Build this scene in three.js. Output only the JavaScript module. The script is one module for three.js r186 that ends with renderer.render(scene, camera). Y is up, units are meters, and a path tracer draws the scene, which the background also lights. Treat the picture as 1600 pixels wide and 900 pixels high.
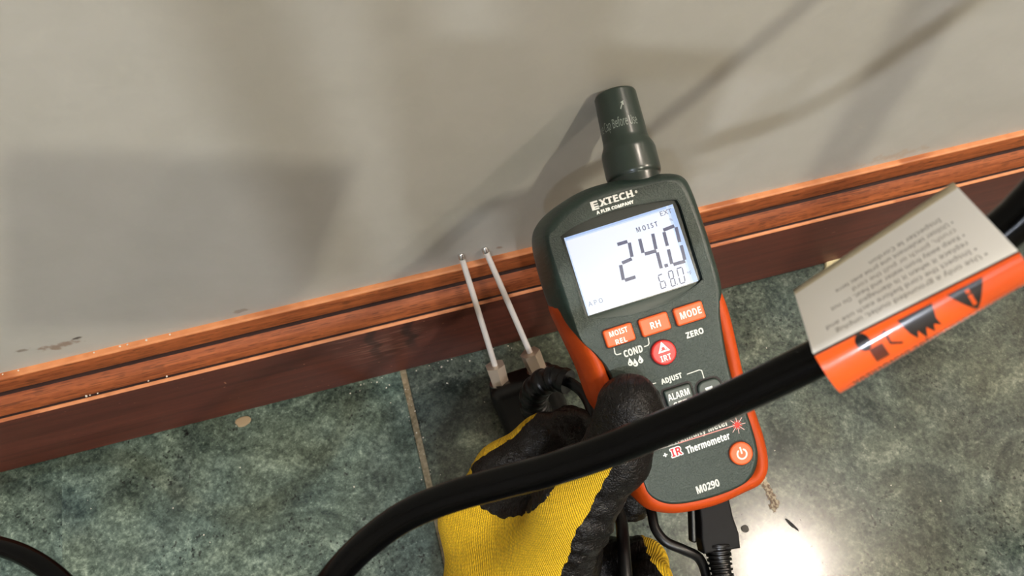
import * as THREE from 'three';
import { RoundedBoxGeometry } from 'three/addons/geometries/RoundedBoxGeometry.js';
import { mergeGeometries } from 'three/addons/utils/BufferGeometryUtils.js';

// ------------------------------------------------------------------ camera, light, exposure
const scene = new THREE.Scene();
scene.background = new THREE.Color(0x0b0a09);
const F = 1200;                                    // focal length in pixels of the 1600 x 900 picture
const camera = new THREE.PerspectiveCamera(2 * Math.atan(450 / F) * 180 / Math.PI, 1600 / 900, 0.01, 20);
camera.position.set(0, 0.51396, 0.23635);
camera.rotation.order = 'YXZ';
camera.rotation.set(-62 * Math.PI / 180, -16.186 * Math.PI / 180, 0.645 * Math.PI / 180);
camera.focus = 0.37;
camera.userData.fStop = 18;
camera.updateMatrixWorld(true);
scene.add(camera);
const renderer = new THREE.WebGLRenderer({ antialias: true });
renderer.toneMapping = THREE.LinearToneMapping;
renderer.toneMappingExposure = 0.83;
renderer.shadowMap.enabled = true;
// ceiling lamps: [x, z, candela, colour, radius of the glowing disc]
const CEILING = 2.4;
const LAMPS = [
  ['lamp over the skirting', 1.04, 0.11, 7, 0xfff0e4, 0.085],
  ['lamp out in the room', 0.96, 1.64, 18.5, 0xfdf8e6, 0.045],
  ['lamp behind the photographer', -0.15, 1.75, 17, 0xf0f6ff, 0.04],
  ['cool lamp to the left', -0.9, 2.15, 9, 0xe2ecff, 0.05],
  ['lamp far to the right', 2.35, 0.95, 19, 0xffeee0, 0.09],
];

// ------------------------------------------------------------------ helpers
const V = (x, y, z) => new THREE.Vector3(x, y, z);
const used = {};
function numbered(name) { const n = used[name] = (used[name] ?? -1) + 1; return n ? name + '_' + String(n).padStart(3, '0') : name; }
function thing(name, label, category, group) {
  const g = new THREE.Group(); g.name = numbered(name); g.userData = { label, category };
  if (group) g.userData.group = group;
  scene.add(g); return g;
}
function part(name, geo, mat, parent) {
  const m = new THREE.Mesh(geo, mat); m.name = name; m.castShadow = m.receiveShadow = true; parent.add(m); return m;
}
function struct(name, geo, mat, parent = scene) {
  const m = part(name, geo, mat, parent); if (parent === scene) m.userData.kind = 'structure'; return m;
}
let seed = 7;
const rnd = () => { seed = (seed + 0x6d2b79f5) | 0; let t = Math.imul(seed ^ (seed >>> 15), 1 | seed); t = (t + Math.imul(t ^ (t >>> 7), 61 | t)) ^ t; return ((t ^ (t >>> 14)) >>> 0) / 4294967296; };
// a point in front of the viewer: picture position and distance along the view axis
function at(px, py, d) { return V((px - 800) / F * d, (450 - py) / F * d, -d).applyMatrix4(camera.matrixWorld); }
// noise
const HT = new Float32Array(65536); for (let i = 0; i < 65536; i++) HT[i] = rnd();
const hsh = (x, y, z) => HT[(Math.imul(x, 7919) ^ Math.imul(y, 104729) ^ Math.imul(z, 15485863)) & 65535];
const sm = (t) => t * t * (3 - 2 * t), lerp = (a, b, t) => a + (b - a) * t, clamp = (x, a = 0, b = 1) => Math.min(b, Math.max(a, x));
const step = (a, b, x) => sm(clamp((x - a) / (b - a)));
function n2(x, y, k = 0) {
  const i = Math.floor(x), j = Math.floor(y), u = sm(x - i), v = sm(y - j);
  return lerp(lerp(hsh(i, j, k), hsh(i + 1, j, k), u), lerp(hsh(i, j + 1, k), hsh(i + 1, j + 1, k), u), v);
}
function n3(x, y, z) {
  const i = Math.floor(x), j = Math.floor(y), k = Math.floor(z), u = sm(x - i), v = sm(y - j), w = sm(z - k);
  const p = (q) => lerp(lerp(hsh(i, j, q), hsh(i + 1, j, q), u), lerp(hsh(i, j + 1, q), hsh(i + 1, j + 1, q), u), v);
  return lerp(p(k), p(k + 1), w);
}
function fbm(x, y, o, k = 0) { let s = 0, a = 0.5, t = 0; for (let i = 0; i < o; i++) { s += a * n2(x, y, k + i); t += a; a *= 0.55; x = x * 2.03 + 13.7; y = y * 2.03 + 5.1; } return s / t; }
function tex(w, h, fn, srgb = true) {
  const d = new Uint8Array(w * h * 4);
  for (let y = 0, i = 0; y < h; y++) for (let x = 0; x < w; x++, i += 4) {
    const c = fn((x + 0.5) / w, (y + 0.5) / h);
    if (typeof c === 'number') d[i] = d[i + 1] = d[i + 2] = clamp(c) * 255; else { d[i] = clamp(c[0] / 255) * 255; d[i + 1] = clamp(c[1] / 255) * 255; d[i + 2] = clamp(c[2] / 255) * 255; }
    d[i + 3] = 255;
  }
  const t = new THREE.DataTexture(d, w, h); t.magFilter = THREE.LinearFilter; t.minFilter = THREE.LinearMipmapLinearFilter; t.generateMipmaps = true;
  t.wrapS = t.wrapT = THREE.RepeatWrapping; if (srgb) t.colorSpace = THREE.SRGBColorSpace; t.needsUpdate = true; return t;
}
function canvasTex(c, srgb = true) { const t = new THREE.CanvasTexture(c); if (srgb) t.colorSpace = THREE.SRGBColorSpace; t.anisotropy = 8; return t; }
const mat = (o) => new THREE.MeshPhysicalMaterial(o);
// planar uv in metres from two local axes
function planarUV(geo, ax = 'x', ay = 'y', sx = 1, sy = 1, ox = 0, oy = 0) {
  const p = geo.attributes.position, uv = new Float32Array(p.count * 2), g = { x: (i) => p.getX(i), y: (i) => p.getY(i), z: (i) => p.getZ(i) };
  for (let i = 0; i < p.count; i++) { uv[2 * i] = (g[ax](i) - ox) * sx; uv[2 * i + 1] = (g[ay](i) - oy) * sy; }
  geo.setAttribute('uv', new THREE.BufferAttribute(uv, 2)); return geo;
}
// tube along points with a radius function
function tube(pts, r, segs = 80, radial = 20, closedEnds = true) {
  const curve = new THREE.CatmullRomCurve3(pts, false, 'centripetal'), fr = curve.computeFrenetFrames(segs, false), pos = [], uv = [], idx = [], len = curve.getLength();
  for (let i = 0; i <= segs; i++) {
    const c = curve.getPointAt(i / segs), rr = typeof r === 'function' ? r(i / segs, len) : r;
    for (let j = 0; j <= radial; j++) {
      const a = j / radial * Math.PI * 2, n = fr.normals[i].clone().multiplyScalar(Math.cos(a)).addScaledVector(fr.binormals[i], Math.sin(a));
      pos.push(c.x + n.x * rr, c.y + n.y * rr, c.z + n.z * rr); uv.push(i / segs * len, j / radial * 0.03);
    }
  }
  const w = radial + 1;
  for (let i = 0; i < segs; i++) for (let j = 0; j < radial; j++) { const a = i * w + j; idx.push(a, a + w, a + 1, a + 1, a + w, a + w + 1); }
  if (closedEnds) for (const e of [0, segs]) { const c = curve.getPointAt(e / segs); pos.push(c.x, c.y, c.z); uv.push(0, 0); const k = pos.length / 3 - 1; for (let j = 0; j < radial; j++) e ? idx.push(k, e * w + j, e * w + j + 1) : idx.push(k, j + 1, j); }
  const g = new THREE.BufferGeometry(); g.setAttribute('position', new THREE.Float32BufferAttribute(pos, 3)); g.setAttribute('uv', new THREE.Float32BufferAttribute(uv, 2)); g.setIndex(idx); g.computeVertexNormals();
  // seam normals joined
  const nn = g.attributes.normal; for (let i = 0; i <= segs; i++) { const a = i * w, b = a + radial, n = V(nn.getX(a) + nn.getX(b), nn.getY(a) + nn.getY(b), nn.getZ(a) + nn.getZ(b)).normalize(); nn.setXYZ(a, n.x, n.y, n.z); nn.setXYZ(b, n.x, n.y, n.z); }
  return g;
}
// closed smooth outline, sampled evenly by control point
function smoothLoop(pts, per = 6) {
  const out = [], n = pts.length, D = pts[0].length;
  for (let i = 0; i < n; i++) for (let k = 0; k < per; k++) {
    const t = k / per, p = [pts[(i + n - 1) % n], pts[i], pts[(i + 1) % n], pts[(i + 2) % n]], q = [];
    for (let c = 0; c < D; c++) { const [a, b, d, e] = p.map((v) => v[c]); q.push(0.5 * (2 * b + (d - a) * t + (2 * a - 5 * b + 4 * d - e) * t * t + (3 * b - a - 3 * d + e) * t * t * t)); }
    out.push(q);
  }
  return out;
}
function inset(loop, d) {                                              // loops run clockwise seen from the front
  const n = loop.length;
  return loop.map((p, i) => { const a = loop[(i + n - 2) % n], b = loop[(i + 2) % n], tx = b[0] - a[0], ty = b[1] - a[1], l = Math.hypot(tx, ty) || 1; return [p[0] + ty / l * d, p[1] - tx / l * d]; });
}
function loft(rings, capBack = true, capFront = true) {                // rings: [[x, y, z], ...] from back to front
  const n = rings[0].length, pos = [], idx = [];
  for (const r of rings) for (const p of r) pos.push(...p);
  for (let k = 0; k + 1 < rings.length; k++) for (let i = 0; i < n; i++) { const a = k * n + i, b = k * n + (i + 1) % n; idx.push(a, a + n, b, b, a + n, b + n); }
  const cap = (k, flip) => { const base = pos.length / 3, r = rings[k]; for (const p of r) pos.push(...p); const f = THREE.ShapeUtils.triangulateShape(r.map((p) => new THREE.Vector2(p[0], p[1])), []); for (const [a, b, c] of f) flip ? idx.push(base + a, base + c, base + b) : idx.push(base + a, base + b, base + c); };
  if (capBack) cap(0, true); if (capFront) cap(rings.length - 1, false);
  const g = new THREE.BufferGeometry(); g.setAttribute('position', new THREE.Float32BufferAttribute(pos, 3)); g.setIndex(idx); g.computeVertexNormals(); return g;
}

// ------------------------------------------------------------------ the room
const paintBump = tex(1024, 1024, (u, v) => 0.5 * fbm(u * 180, v * 180, 3, 3) + 0.5 * fbm(u * 40, v * 40, 3, 9), false);
const wallPaint = (() => {                                             // 1.2 x 0.6 m of the wall around the meter
  const t = tex(2048, 1024, (u, v) => {
    const x = u * 1.2 - 0.6, y = v * 0.6, k = (fbm(x * 60, y * 60, 4, 21) - 0.5) * 7 + (fbm(x * 8, y * 8, 3, 31) - 0.5) * 6;
    let c = [176 + k, 172 + k, 162 + k * 1.1];
    const spot = (cx, cy, rx, ry, col, a) => { const d = Math.hypot((x - cx) / rx, (y - cy) / ry) + (fbm(x * 300, y * 300, 4, 5) - 0.5) * 2.2; const w = a * step(1, 0.3, d); c = c.map((q, i) => lerp(q, col[i], w)); };
    spot(-0.196, 0.115, 0.011, 0.0035, [122, 96, 78], 0.6); spot(-0.186, 0.1185, 0.0028, 0.0012, [60, 52, 46], 0.8); spot(-0.216, 0.119, 0.004, 0.002, [92, 76, 62], 0.5);
    spot(0.33, 0.106, 0.028, 0.005, [172, 146, 122], 0.4); spot(-0.097, 0.106, 0.006, 0.002, [120, 100, 84], 0.4); spot(0.06, 0.109, 0.003, 0.002, [128, 104, 86], 0.6);
    return c;
  });
  t.wrapS = t.wrapT = THREE.ClampToEdgeWrapping; return t;
})();
const wallMat = mat({ map: wallPaint, roughness: 0.55, bumpMap: paintBump, bumpScale: 0.0002 });
const plainWall = mat({ color: 0x8f8a82, roughness: 0.7 });
{
  const g = new THREE.BoxGeometry(5.2, 2.5, 0.12); g.translate(0.4, 1.2, -0.06); planarUV(g, 'x', 'y', 1 / 1.2, 1 / 0.6, -0.6, 0); struct('wall_back', g, wallMat);
  const b = (name, w, h, d, x, y, z, m) => { const q = new THREE.BoxGeometry(w, h, d); q.translate(x, y, z); struct(name, q, m); };
  b('wall_left', 0.12, 2.5, 3.6, -2.16, 1.2, 1.7, plainWall); b('wall_right', 0.12, 2.5, 3.6, 2.96, 1.2, 1.7, plainWall); b('wall_front', 5.2, 2.5, 0.12, 0.4, 1.2, 3.46, plainWall);
  b('ceiling', 5.2, 0.12, 3.7, 0.4, CEILING + 0.06, 1.7, mat({ color: 0xd8d3c8, roughness: 0.8 }));
}
for (const [what, x, z, cd, col, r] of LAMPS) {
  const t = thing('ceiling_lamp', 'round recessed ceiling ' + what, 'ceiling lamp'); t.position.set(x, CEILING, z);
  const ring = new THREE.LatheGeometry([[r, -0.002], [r + 0.002, -0.008], [r + 0.02, -0.006], [r + 0.022, -0.0005], [r, -0.0005]].map(([a, b]) => new THREE.Vector2(a, b)), 40);
  part('trim_ring', ring, mat({ color: 0xe8e4da, roughness: 0.5 }), t);
  const disc = new THREE.CylinderGeometry(r, r, 0.003, 40); disc.translate(0, -0.0035, 0);
  part('diffuser', disc, mat({ color: 0xfff4e4, emissive: col, emissiveIntensity: 8, roughness: 0.6 }), t);
  const l = new THREE.PointLight(col, cd, 0, 2); l.position.set(0, -0.012 - r * 0.02, 0); l.castShadow = true; l.shadow.radius = r / 0.02; l.shadow.mapSize.set(2048, 2048); t.add(l);
}
// floor: green stone tiles in thin sandy grout
const TILE = 0.53, GAP = 0.0042, SEAM = -0.0172;
const stone = (px, py) => {                                            // metres -> colour
  const wx = fbm(px * 9, py * 9, 3, 40) - 0.5, wy = fbm(px * 9 + 7, py * 9 + 3, 3, 50) - 0.5;
  const qx = px + wx * 0.16, qy = py + wy * 0.16;
  const big = fbm(qx * 14, qy * 34, 4, 60), mid = fbm(qx * 70 + wy * 9, qy * 90 + wx * 9, 4, 70), fine = fbm(px * 420, py * 420, 3, 80), worm = 1 - Math.abs(2 * fbm(qx * 130 + mid * 3, qy * 130, 3, 90) - 1);
  let l = 0.40 + (big - 0.5) * 0.34 + (mid - 0.5) * 0.36 + (fine - 0.5) * 0.62 + 0.14 * step(0.88, 1, worm) * step(0.45, 0.62, mid);
  const dark = step(0.50, 0.64, fbm(px * 7 + wy * 3.2 + 11, py * 24 + wx * 4.5 + 4, 5, 110) + (fine - 0.5) * 0.16); l -= dark * 0.17; l += 0.03;
  l += (n2(px * 900, py * 900, 118) - 0.5) * 0.16 + (n2(px * 2000, py * 2000, 119) - 0.5) * 0.2 + 0.3 * step(0.88, 0.97, n2(px * 1100, py * 1100, 121));
  l = clamp(l); const gq = fbm(px * 16 + 5, py * 16 + 2, 3, 120);
  const A = [30, 38, 35], B = [97, 106, 98], D = [178, 184, 172];
  let c = l < 0.5 ? A.map((a, i) => lerp(a, B[i], l * 2)) : B.map((a, i) => lerp(a, D[i], l * 2 - 1));
  c = [c[0] + (gq - 0.5) * 16 - 3, c[1] + (gq - 0.5) * 4, c[2] - (gq - 0.5) * 14];
  const pit = step(0.72, 0.80, fbm(px * 500, py * 500, 2, 130)) * step(0.52, 0.62, fbm(px * 40, py * 40, 3, 140)); return c.map((q) => lerp(q, q * 0.45, pit));
};
const stoneTex = tex(2048, 2048, (u, v) => stone(u * 0.6, v * 0.6));
const stoneRough = tex(1024, 1024, (u, v) => 0.26 + 0.2 * fbm(u * 90, v * 90, 4, 150) + 0.2 * step(0.6, 0.75, fbm(u * 150, v * 150, 3, 160)), false);
const stoneBump = tex(1024, 1024, (u, v) => fbm(u * 220, v * 220, 3, 170) * 0.6 + 0.4 * fbm(u * 45, v * 45, 3, 180), false);
const stoneMat = mat({ map: stoneTex, roughness: 1, roughnessMap: stoneRough, bumpMap: stoneBump, bumpScale: 0.00018, specularIntensity: 0.15, clearcoat: 0.95, clearcoatRoughness: 0.17 });
stoneMat.color.set(0xd0ccc2);
const stoneMatDark = stoneMat.clone(); stoneMatDark.color.set(0xeef6f0);
const floor = new THREE.Group(); floor.name = 'floor'; floor.userData.kind = 'structure'; scene.add(floor);
{
  const groutTex = tex(512, 512, (u, v) => { const k = (fbm(u * 160, v * 160, 3, 190) - 0.5) * 60 + (fbm(u * 12, v * 12, 3, 195) - 0.5) * 30; return [128 + k, 116 + k, 92 + k]; });
  const g = new THREE.BoxGeometry(5.2, 0.1, 3.7); g.translate(0.4, -0.0513, 1.7); planarUV(g, 'x', 'z', 4, 4); part('grout', g, mat({ map: groutTex, roughness: 0.95, bumpMap: groutTex, bumpScale: 0.0006 }), floor);
  const off = [[0.03, 0.05, 0], [0.29, 0.13, 1], [0.1, 0.4, 0], [0.44, 0.2, 1], [0.5, 0.5, 0]];
  const tg = (kx, flip) => {
    const q = new RoundedBoxGeometry(TILE - GAP, 0.009, TILE - GAP, 2, 0.0012); planarUV(q, 'x', 'z', (flip ? -1 : 1) / 0.6, 1 / 0.6, off[kx][0], off[kx][1]); return q;
  };
  const kinds = off.map((o, i) => tg(i, o[2]));
  for (let i = -3; i < 4; i++) for (let j = 0; j < 3; j++) {
    const k = i === -1 && j === 0 ? 0 : i === 0 && j === 0 ? 1 : (i + 3 + j * 2) % 5;
    const m = part('tile', kinds[k], k === 0 ? stoneMatDark : stoneMat, floor); m.position.set(SEAM + GAP / 2 * 0 + (i + 0.5) * TILE, -0.0045, 0.008 + (j + 0.5) * TILE);
  }
}
// skirting: stained board with a moulded cap
{
  const grain = (r, base, dark, lo, k) => tex(2048, 256, (u, v) => {
    const x = u * 1.6, y = v * 0.1, w = (fbm(x * 5, y * 30, 2, k) - 0.5) * 0.02, a = fbm(x * 9, (y + w) * 420, 4, k + 5), b = n2(x * 70, y * 2600, k + 9), c = fbm(x * 260, y * 900, 2, k + 12);
    const t = clamp(0.5 + (a - 0.5) * 1.5 * r + (b - 0.5) * 0.35 * r + (c - 0.5) * 0.4 * r), pore = step(0.72, 0.82, n2(x * 130, y * 3400, k + 14)) * 0.35 * lo;
    return base.map((q, i) => lerp(dark[i], q, t) * (1 - pore));
  });
  const capTex = grain(0.8, [158, 88, 47], [104, 52, 26], 0.7, 200);
  const boardTex = tex(2048, 256, (u, v) => {
    const x = u * 1.6, y = v * 0.1, a = fbm(x * 7, y * 300, 4, 230), b = fbm(x * 200, y * 800, 2, 240), t = clamp(0.5 + (a - 0.5) * 1.1 + (b - 0.5) * 0.3);
    let c = [lerp(66, 98, t), lerp(33, 50, t), lerp(24, 36, t)];
    const X = x - 0.8, s = step(0.035, 0.012, Math.abs(X + 0.024) + (n2(y * 300, X * 60, 3) - 0.5) * 0.02) * step(0.075, 0.05, y);   // dried drip marks above the tile joint
    const st = n2(X * 90, y * 1500, 250); c = c.map((q, i) => lerp(q, [150, 112, 92][i], s * step(0.45, 0.9, st) * 0.6));
    for (const cx of [-0.030, -0.006]) { const d = Math.abs(X - cx + (n2(y * 200, 4, 7) - 0.5) * 0.006) / 0.0045; c = c.map((q) => q * (1 - 0.35 * step(1, 0.3, d) * step(0.07, 0.04, y))); }
    if (n2(X * 420, y * 420, 260) > 0.985) c = [170, 130, 100];
    return c;
  });
  const board = new THREE.Group(); board.name = 'baseboard_back'; board.userData.kind = 'structure'; scene.add(board);
  const L = 5.1, ext = (pts) => {                                      // profile (z, y) along x, with creased bends
    const pos = [], nor = [], uv = [], idx = []; let run = 0;
    for (let i = 0; i + 1 < pts.length; i++) {
      const [z0, y0] = pts[i], [z1, y1] = pts[i + 1], l = Math.hypot(z1 - z0, y1 - y0), nz = -(y1 - y0) / l, ny = (z1 - z0) / l, k = pos.length / 3;
      for (const [z, y, rr] of [[z0, y0, run], [z1, y1, run + l]]) for (const x of [-2.1, L - 2.2]) { pos.push(x, y, z); nor.push(0, ny, nz); uv.push((x + 0.8) / 1.6, rr / 0.1); }
      idx.push(k, k + 2, k + 1, k + 1, k + 2, k + 3); run += l;
    }
    const g = new THREE.BufferGeometry(); g.setAttribute('position', new THREE.Float32BufferAttribute(pos, 3)); g.setAttribute('normal', new THREE.Float32BufferAttribute(nor, 3)); g.setAttribute('uv', new THREE.Float32BufferAttribute(uv, 2)); g.setIndex(idx); return g;
  };
  const arc = (a, b, bulge, n = 7) => Array.from({ length: n + 1 }, (_, i) => { const t = i / n, h = 4 * bulge * t * (1 - t), dx = b[0] - a[0], dy = b[1] - a[1], l = Math.hypot(dx, dy); return [lerp(a[0], b[0], t) - dy / l * h, lerp(a[1], b[1], t) + dx / l * h]; });
  // listed from the wall outwards and down; normals face the room
  const paleTop = [[0, 0.1], [0.0030, 0.1], [0.0038, 0.0997], [0.0041, 0.0991]], paleLow = [[0.0160, 0.0749], [0.0172, 0.0746], [0.0179, 0.0739]];  // strips along the upper edges, coloured paler than the wood around them
  const bead = [[0.0036, 0.0996], ...arc([0.0040, 0.0992], [0.0066, 0.0897], 0.0006), [0.0064, 0.0890], [0.0020, 0.0886], [0, 0.0886]];
  const cove = [[0.0020, 0.0868], [0.0074, 0.0866], ...arc([0.0078, 0.0864], [0.0157, 0.0778], 0.0010), [0.0155, 0.0768], [0.0120, 0.0766]];
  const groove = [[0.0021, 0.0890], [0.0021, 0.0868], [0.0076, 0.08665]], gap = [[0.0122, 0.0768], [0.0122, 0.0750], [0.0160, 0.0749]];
  const low = [[0, 0.0746], [0.0160, 0.0746], [0.0171, 0.0743], [0.0178, 0.0737], [0.018, 0.073], [0.018, 0.0018], [0.0174, 0.0008], [0, 0.0008]];
  const capMat = mat({ map: capTex, roughness: 0.55, specularIntensity: 0.4, bumpMap: capTex, bumpScale: 0.00025 });
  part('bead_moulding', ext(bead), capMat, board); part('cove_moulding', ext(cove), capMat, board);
  const paleTex = tex(1024, 64, (u, v) => { const k = fbm(u * 300, v * 20, 3, 270), b = step(0.30, 0.5, fbm(u * 60, v * 6, 3, 275)); return [lerp(152, 192 + (k - 0.5) * 30, b), lerp(86, 124 + (k - 0.5) * 30, b), lerp(46, 78 + (k - 0.5) * 26, b)]; });
  const wm = part('pale_edge', mergeGeometries([ext(paleTop), ext(paleLow)]), mat({ map: paleTex, roughness: 0.5 }), board); wm.userData.label = 'paler upper edges of the skirting';
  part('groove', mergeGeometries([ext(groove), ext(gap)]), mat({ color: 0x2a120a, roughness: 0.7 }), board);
  part('base_board', ext(low), mat({ map: boardTex, roughness: 0.5, specularIntensity: 0.6 }), board);
}

// ------------------------------------------------------------------ the meter
const meter = thing('moisture_meter', 'dark green and orange handheld moisture meter with lit display, held in front of the wall', 'moisture meter');
const MD = 0.345;
meter.position.copy(at(1020, 520, MD));
meter.quaternion.copy(camera.quaternion).multiply(new THREE.Quaternion().setFromAxisAngle(V(0, 0, 1), 17.6 * Math.PI / 180)).multiply(new THREE.Quaternion().setFromAxisAngle(V(0, 1, 0), 7 * Math.PI / 180));
meter.updateMatrixWorld(true);
const mInv = meter.matrixWorld.clone().invert(), eyeM = camera.position.clone().applyMatrix4(mInv);
function M(px, py, z = 0) { const p = at(px, py, 0.3).applyMatrix4(mInv), t = (z - eyeM.z) / (p.z - eyeM.z); return [eyeM.x + (p.x - eyeM.x) * t, eyeM.y + (p.y - eyeM.y) * t]; }
const S_PX = 0.345 / F;                                                // metres per picture pixel on the face
{
  // silhouette (x, y, depth at which it is seen) and the edge of the flat face
  const ST = [
    [846, 343, -.020, 868, 358], [870, 322, -.014, 887, 338], [910, 298, -.012, 918, 318], [955, 284, -.012, 958, 303], [1000, 276, -.012, 1003, 292], [1038, 272, -.012, 1038, 284], [1064, 277, -.010, 1058, 287], [1079, 298, -.008, 1071, 305],
    [1096, 345, -.007, 1089, 350], [1112, 395, -.007, 1105, 400], [1126, 448, -.006, 1119, 452], [1127, 501, -.004, 1121, 501], [1142, 585, -.003, 1137, 585], [1167, 641, -.003, 1161, 643], [1182, 690, -.003, 1176, 692], [1184, 720, -.003, 1178, 718],
    [1173, 748, -.003, 1167, 744], [1149, 765, -.003, 1146, 760], [1104, 781, -.003, 1103, 775], [1060, 789, -.003, 1060, 783], [1033, 787, -.003, 1036, 781], [1010, 774, -.003, 1016, 769], [1000, 752, -.003, 1007, 750], [985, 712, -.003, 992, 711],
    [968, 655, -.003, 975, 652], [957, 605, -.003, 963, 603], [944, 577, -.004, 952, 576], [925, 555, -.006, 933, 554], [898, 527, -.010, 910, 533], [877, 501, -.014, 896, 497], [860, 474, -.020, 885, 462], [846, 430, -.020, 871, 420], [836, 388, -.020, 860, 384], [836, 362, -.020, 859, 368]];
  const sil = smoothLoop(ST.map((s) => [...M(s[0], s[1], s[2]), s[2]])), face = smoothLoop(ST.map((s) => M(s[3], s[4], 0)));
  const ring = (t, z, d = 0) => { const L = sil.map((s, i) => [lerp(s[0], face[i][0], t), lerp(s[1], face[i][1], t)]); return inset(L, d).map((p, i) => [p[0], p[1], typeof z === 'function' ? z(sil[i][2]) : z]); };
  const shellRings = [ring(0, -.0362, .005), ring(0, -.035, .002), ring(0, -.031, 0.0004), ring(0, (s) => Math.min(s, -.006) - .003, -.0001), ring(0.03, (s) => s * 0.75 - .0012), ring(0.14, (s) => s * .5 - .0006), ring(0.32, (s) => s * .28 - .0003), ring(0.55, (s) => s * .11), ring(0.78, (s) => s * .03 + .0001), ring(1, 0)];
  const green = mat({ color: 0x1b2c26, roughness: 0.42 });
  const grit = tex(512, 512, (u, v) => 0.6 * fbm(u * 64, v * 64, 3, 300) + 0.4 * step(0.4, 0.7, n2(u * 48, v * 48, 305)), false);
  Object.assign(green, { bumpMap: grit, bumpScale: 0.0001 });
  const shellGeo = loft(shellRings, true, false); planarUV(shellGeo, 'x', 'y', 20, 20);
  part('body_shell', shellGeo, green, meter);
  // orange grip: band below the head, tucked into the shell above it
  const OR = [[1125, 456, -.009], [1138, 490, -.008], [1150, 543, -.009], [1160, 587, -.009], [1176, 637, -.009], [1190, 679, -.009], [1197, 714, -.009], [1195, 738, -.009], [1183, 757, -.009], [1160, 769, -.009], [1115, 789, -.009], [1060, 801, -.009], [1027, 800, -.009], [1003, 790, -.009], [986, 764, -.009], [972, 720, -.009], [953, 665, -.010], [930, 630, -.012], [910, 579, -.014], [883, 525, -.017], [862, 477, -.019], [872, 455, -.030], [950, 420, -.030], [1060, 400, -.030], [1098, 432, -.030]];
  const ol = smoothLoop(OR.map((s) => [...M(s[0], s[1], s[2]), s[2]]));
  const oring = (d, z) => inset(ol, d).map((p, i) => [p[0], p[1], typeof z === 'function' ? z(ol[i][2]) : z]);
  const tuck = (s) => .012 * step(-.0195, -.026, s);
  const og = loft([oring(.006, -.037), oring(.002, -.0355), oring(.0004, -.032), oring(0, (s) => s - .004), oring(.0001, (s) => s), oring(.0010, (s) => s * .55 - tuck(s)), oring(.0026, (s) => s * .2 - .0002 - tuck(s)), oring(.0048, (s) => -.0004 - tuck(s)), oring(.0075, (s) => -.0012 - tuck(s)), oring(.0085, (s) => -.0045 - tuck(s))]);
  planarUV(og, 'x', 'y', 20, 20);
  part('orange_grip', og, mat({ color: 0xb0400c, roughness: 0.5, specularIntensity: 0.4, bumpMap: grit, bumpScale: 0.00004 }), meter);

  // ---- print on the face
  const CW = 1280, CH = 2048, PPM = 10000, cx0 = -0.064, cy0 = -0.1024;
  const cv = document.createElement('canvas'); cv.width = CW; cv.height = CH; const g = cv.getContext('2d');
  g.fillStyle = '#313b35'; g.fillRect(0, 0, CW, CH);
  for (let i = 0; i < 26000; i++) { const x = rnd() * CW, y = rnd() * CH, k = rnd(); g.fillStyle = k > 0.5 ? 'rgba(90,102,92,0.20)' : 'rgba(22,30,26,0.22)'; g.fillRect(x, y, 1 + rnd() * 3, 1 + rnd() * 3); }
  const T = (px, py) => { const [x, y] = M(px, py, 0); return [(x - cx0) * PPM, CH - (y - cy0) * PPM]; }, U = S_PX * PPM;   // U: canvas pixels per picture pixel
  const text = (s, px, py, h, wpx, col = '#dcdcd2', align = 'center', font = 'bold') => {   // h: height of a capital
    const [x, y] = T(px, py); g.save(); g.translate(x, y); g.font = font + ' ' + (h * U / 0.714) + 'px sans-serif'; g.textAlign = align; g.textBaseline = 'alphabetic'; const w = g.measureText(s).width; g.scale(wpx ? wpx * U / w : 1, 1); g.fillStyle = col; g.fillText(s, 0, h * U / 2); if (font === 'bold') { g.lineWidth = 0.5 * U; g.strokeStyle = col; g.strokeText(s, 0, h * U / 2); } g.restore();
  };
  const line = (pts, w, col = '#d8d8ce') => { g.beginPath(); pts.forEach(([a, b], i) => { const [x, y] = T(a, b); i ? g.lineTo(x, y) : g.moveTo(x, y); }); g.lineWidth = w * U; g.strokeStyle = col; g.lineJoin = 'round'; g.stroke(); };
  const c3 = (x, y) => [920 + x / 5.625, 460 + y / 5.625], c8 = (x, y) => [1000 + x / 5.627, 580 + y / 5.627];
  { // maker's mark
    const [x, y] = T(957, 312); g.save(); g.translate(x, y); g.fillStyle = '#f0f0ea'; g.fillRect(-36 * U, -6.5 * U, 12 * U, 14 * U); g.fillStyle = '#313b35'; g.fillRect(-31 * U, -3.4 * U, 7 * U, 1.6 * U); g.fillRect(-31 * U, 0.2 * U, 7 * U, 1.6 * U); g.fillRect(-31 * U, 3.6 * U, 7 * U, 1.6 * U); g.restore();
    text('XTECH', 963.5, 309.8, 10.5, 57, '#f4f4ee'); text('®', 994, 299.5, 4, 4); line([[925, 326], [992, 305]], 0.9, '#f0f0ea'); text('A FLIR COMPANY', 961, 323.5, 5, 62, '#f0f0ea');
  }
  text('ZERO', ...c3(932, 337), 9.5, 30); text('COND', ...c3(390, 500), 10.5, 32);
  line([c3(222, 470), c3(230, 518), c3(245, 531), c3(285, 520)], 1.7); line([c3(485, 460), c3(520, 448), c3(530, 430), c3(521, 380)], 1.7);
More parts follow.
